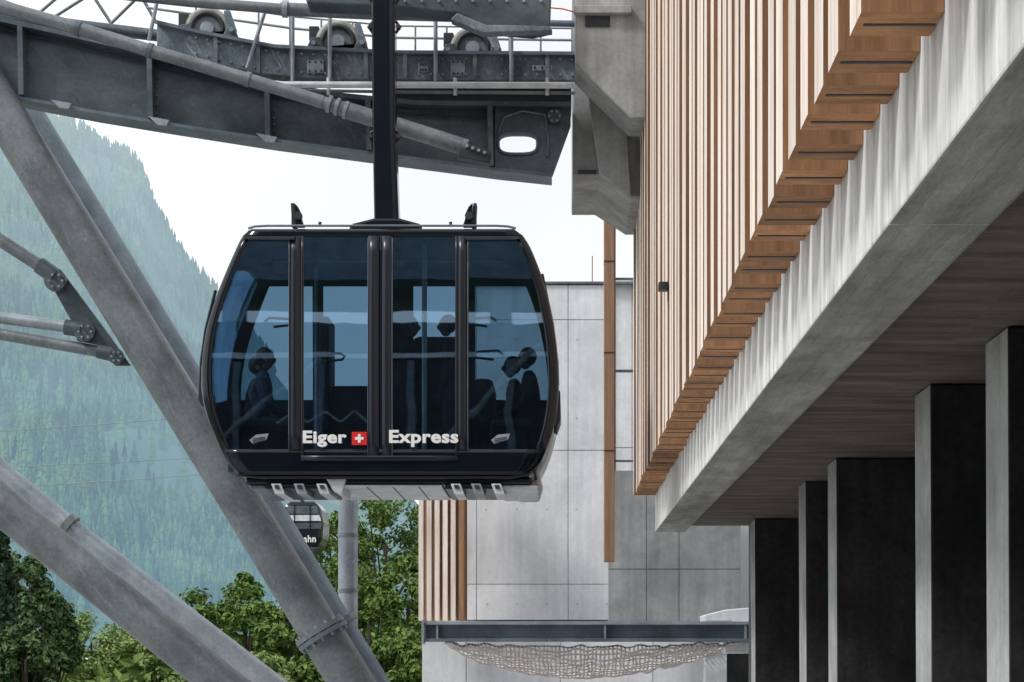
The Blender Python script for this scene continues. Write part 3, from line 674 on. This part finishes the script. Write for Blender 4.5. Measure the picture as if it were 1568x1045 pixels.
box('upper_floor_core',1.87,14,-1,30,ZC+.31,CZ+13,concg,sb)
for yy,xx in ((28.4,2.72),(22.4,2.70),(19.85,2.69),(14.5,2.63),(12.0,2.63),(9.6,2.63)):
    t=.62
    zt=ZC-.002
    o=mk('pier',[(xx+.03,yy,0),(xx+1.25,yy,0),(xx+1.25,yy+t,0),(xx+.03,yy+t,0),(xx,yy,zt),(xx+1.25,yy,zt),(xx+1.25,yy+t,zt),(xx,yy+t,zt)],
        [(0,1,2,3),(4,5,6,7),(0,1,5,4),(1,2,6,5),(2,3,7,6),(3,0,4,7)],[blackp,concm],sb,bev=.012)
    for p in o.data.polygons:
        if p.normal.x<-.9: p.material_index=1  # left side stays concrete; the front carries painted shade of the overhang
box('rear_dark_wall',2.75,14,29.3,29.6,0,ZC,blackp,sb)
box('inner_wall',5.2,5.4,-1,29.2,0,ZC,blackp,sb)
box('facade_camera',1.0,1.098,20.4,20.56,Z(446,20.5),Z(434,20.5),dark,sb,bev=.01)
prism('corbel_front',[(881,-60),(881,98),(966,182),(990,182),(990,-60)],26.0,26.9,concm,sb,bev=.02)
box('corbel_slot',X(896,26),X(934,26),25.98,25.999,Z(42,26),Z(26,26),dark,sb)
box('corbel_lip',X(879,26),X(967,26),25.9,25.998,Z(24,26),Z(12,26),concm,sb,bev=.01)
prism('corbel_rear',[(877,-60),(877,268),(916,268),(967,301),(1000,301),(1000,-60)],27.4,29.9,concm,sb,bev=.02)
prism('corbel_haunch',[(896,108),(958,182),(966,300),(918,264),(905,180)],27.2,27.39,concm,sb,bev=.01)
box('corbel_vent',X(885,27.4),X(913,27.4),27.385,27.399,Z(267,27.4),Z(261,27.4),dark,sb)
pt('red_wire',[(840,12),(862,14),(884,20)],26.5,1,red,sb); pt('feed_pipe',[(838,36),(884,37)],27,5,galv_b,sb)

fb=empty('concrete_station_building')
def wall(name,ue,ve,d,th,mat,parent,gap=.014):
    for i in range(len(ue)-1):
        for j in range(len(ve)-1):
            box(name,X(ue[i],d)+gap/2,X(ue[i+1],d)-gap/2,d,d+th,Z(ve[j+1],d)+gap/2,Z(ve[j],d)-gap/2,mat,parent,bev=.006)
    box(name+'_core',X(ue[0],d)+.03,X(ue[-1],d)-.03,d+.02,d+th+.3,Z(ve[-1],d)+.03,Z(ve[0],d)-.03,concg,parent)
wall('wall_panel',[714,730,870,932],[436,490,690,895,950],40,.25,conc,fb)
wall('side_panel',[932,968,1100],[427,567,686,722],40.1,.25,conc,fb)
wall('lower_wall',[646,714,858,1000,1082],[976,1160],39.5,.25,conc,fb)
box('parapet_cap',X(712,40),X(1100,40),39.95,40.5,Z(436,40)+.01,Z(432,40),galv,fb)
pt('aerial_mast',[(907,434,40.2),(907,392,40.2)],40.2,.8,wood_col,fb,res=2)
for u in range(745,930,46):
    for v in (520,640,780,925): disc('tie_hole',P(u+random.uniform(-1,1),v,39.995),(0,1,0),.012,.012,concg,fb)
wall('grey_wall',[931,990,1040,1135],[722,872,952],38,.3,concg,fb)
box('building_mass',X(714,41),X(1300,41),40.6,60,0,Z(445,40),concg,fb)
box('bright_end_wall',X(1135,39),X(1200,39),39,39.3,Z(952,39),Z(760,39),white,fb)
prism('white_bracket',[(1078,942),(1110,934),(1155,930),(1155,952),(1135,965),(1120,952),(1080,952)],36.3,37.5,conc,fb,bev=.02)
prism('white_bracket_foot',[(1108,984),(1150,984),(1150,1001),(1112,1001)],36.3,37.2,conc,fb,bev=.02)
box('white_pillar',X(1080,37.5),X(1113,37.5),37.5,38,0,Z(990,37.5),conc,fb,bev=.01)
box('dark_opening',X(1113,38),X(1240,38),38,38.3,0,Z(975,38),blackp,fb)
box('timber_post',X(925,34),X(941,34),34,34.3,Z(860,34),Z(270,34),wood_col,fb,bev=.01)
box('post_edge',X(941.5,34),X(943,34),34.05,34.25,Z(720,34),Z(270,34),concg,fb)
for v in (425,567,705): box('post_bracket',X(941,34),X(970,34),34.1,34.2,Z(v+1.3,34),Z(v-1.3,34),galv_b,fb)
for v in (400,540,690): box('post_splice',X(924.7,34),X(941.3,34),33.99,34.31,Z(v+.6,34),Z(v-.6,34),dark,fb)
box('screen_back',X(642,38.6),X(714,38.6),38.9,39,Z(950,38.6),Z(640,38.6),wood_col,fb)
for k in range(6):
    u=641+k*12.3; o=box('screen_slat',X(u,38.4),X(u+7.4,38.4),38.4,38.75,Z(951,38.4),Z(640,38.4),[wood_p,wood_f],fb,bev=.006)
    if k==5: o.data.materials[0]=wood_f
x0,x1=X(648,36),X(1152,36)
box('beam_web',x0,x1,36.1,36.14,Z(978,36),Z(957,36),galv_b,fb)
box('beam_top_flange',x0,x1,35.95,36.3,Z(956.8,36),Z(952,36),galv_l,fb,bev=.004)
box('beam_bottom_flange',x0,x1,35.95,36.3,Z(983,36),Z(978.2,36),galv_b,fb,bev=.004)
for u in (649,668,925,1140): box('beam_stiffener',X(u,36),X(u+3,36),35.97,36.09,Z(978,36),Z(957,36),galv_l,fb)
box('beam_end_plate',X(646,36),X(649.5,36),35.9,36.35,Z(986,36),Z(950,36),galv_l,fb)
# safety net
NX,NY=72,14; V=[];Fc=[]
for j in range(NY+1):
    for i in range(NX+1):
        s=i/NX; q=j/NY
        sag=.62*(math.sin(math.pi*min(1,s**.9)))**.75*(.12+.88*math.sin(math.pi*(q*.62)))
        V.append((X(680,36)+s*(X(1135,36)-X(680,36))+.04*mn.noise(Vector((s*40,q*9,5))),36.05+q*2.0,Z(984,36)-sag+.07*mn.noise(Vector((s*25,q*6,0)))))
for j in range(NY):
    for i in range(NX): a_=j*(NX+1)+i; Fc.append((a_,a_+1,a_+NX+2,a_+NX+1))
nt_=mk('safety_net',V,Fc,netm); md=nt_.modifiers.new('w','WIREFRAME'); md.thickness=.036; md.use_replace=True

# ------------------------------------------------------------------ unseen hall added behind the camera, shaped for the cabin glass reflections
hb=empty('reflection_hall')
box('reflection_wall',-34,14,-20,-15,0,CZ+11.4,blackp,hb); box('reflection_roof',-34,14,-22,-13,CZ+13.6,CZ+22,galv_b,hb)
for x in range(-34,15,8): box('reflection_column',x,x+.6,-16,-14.7,CZ+11.4,CZ+13.6,concg,hb)
for x in (-9.6,-7.2,-4.4,-1.5): box('reflection_pilaster',x,x+.22,-14.99,-14.6,0,CZ+9.0,galv_b,hb)  # pilasters, lintel, braces and lattice invented to enrich the reflections
box('reflection_lintel',-11,1,-14.99,-14.7,CZ+9.2,CZ+9.5,conc,hb)
tube('reflection_brace',[(-10,-14,CZ+4),(-7,-14,CZ+9)],.12,galv,hb); tube('reflection_brace_2',[(-3.5,-14,CZ+4),(-.5,-14,CZ+10)],.12,galv,hb)
for k in range(6):
    tube('reflection_lattice',[(-8.2+k*.45,-14,CZ+5.2+(k%2)*.7),(-7.75+k*.45,-14,CZ+5.9-(k%2)*.7)],.05,galv_l,hb)
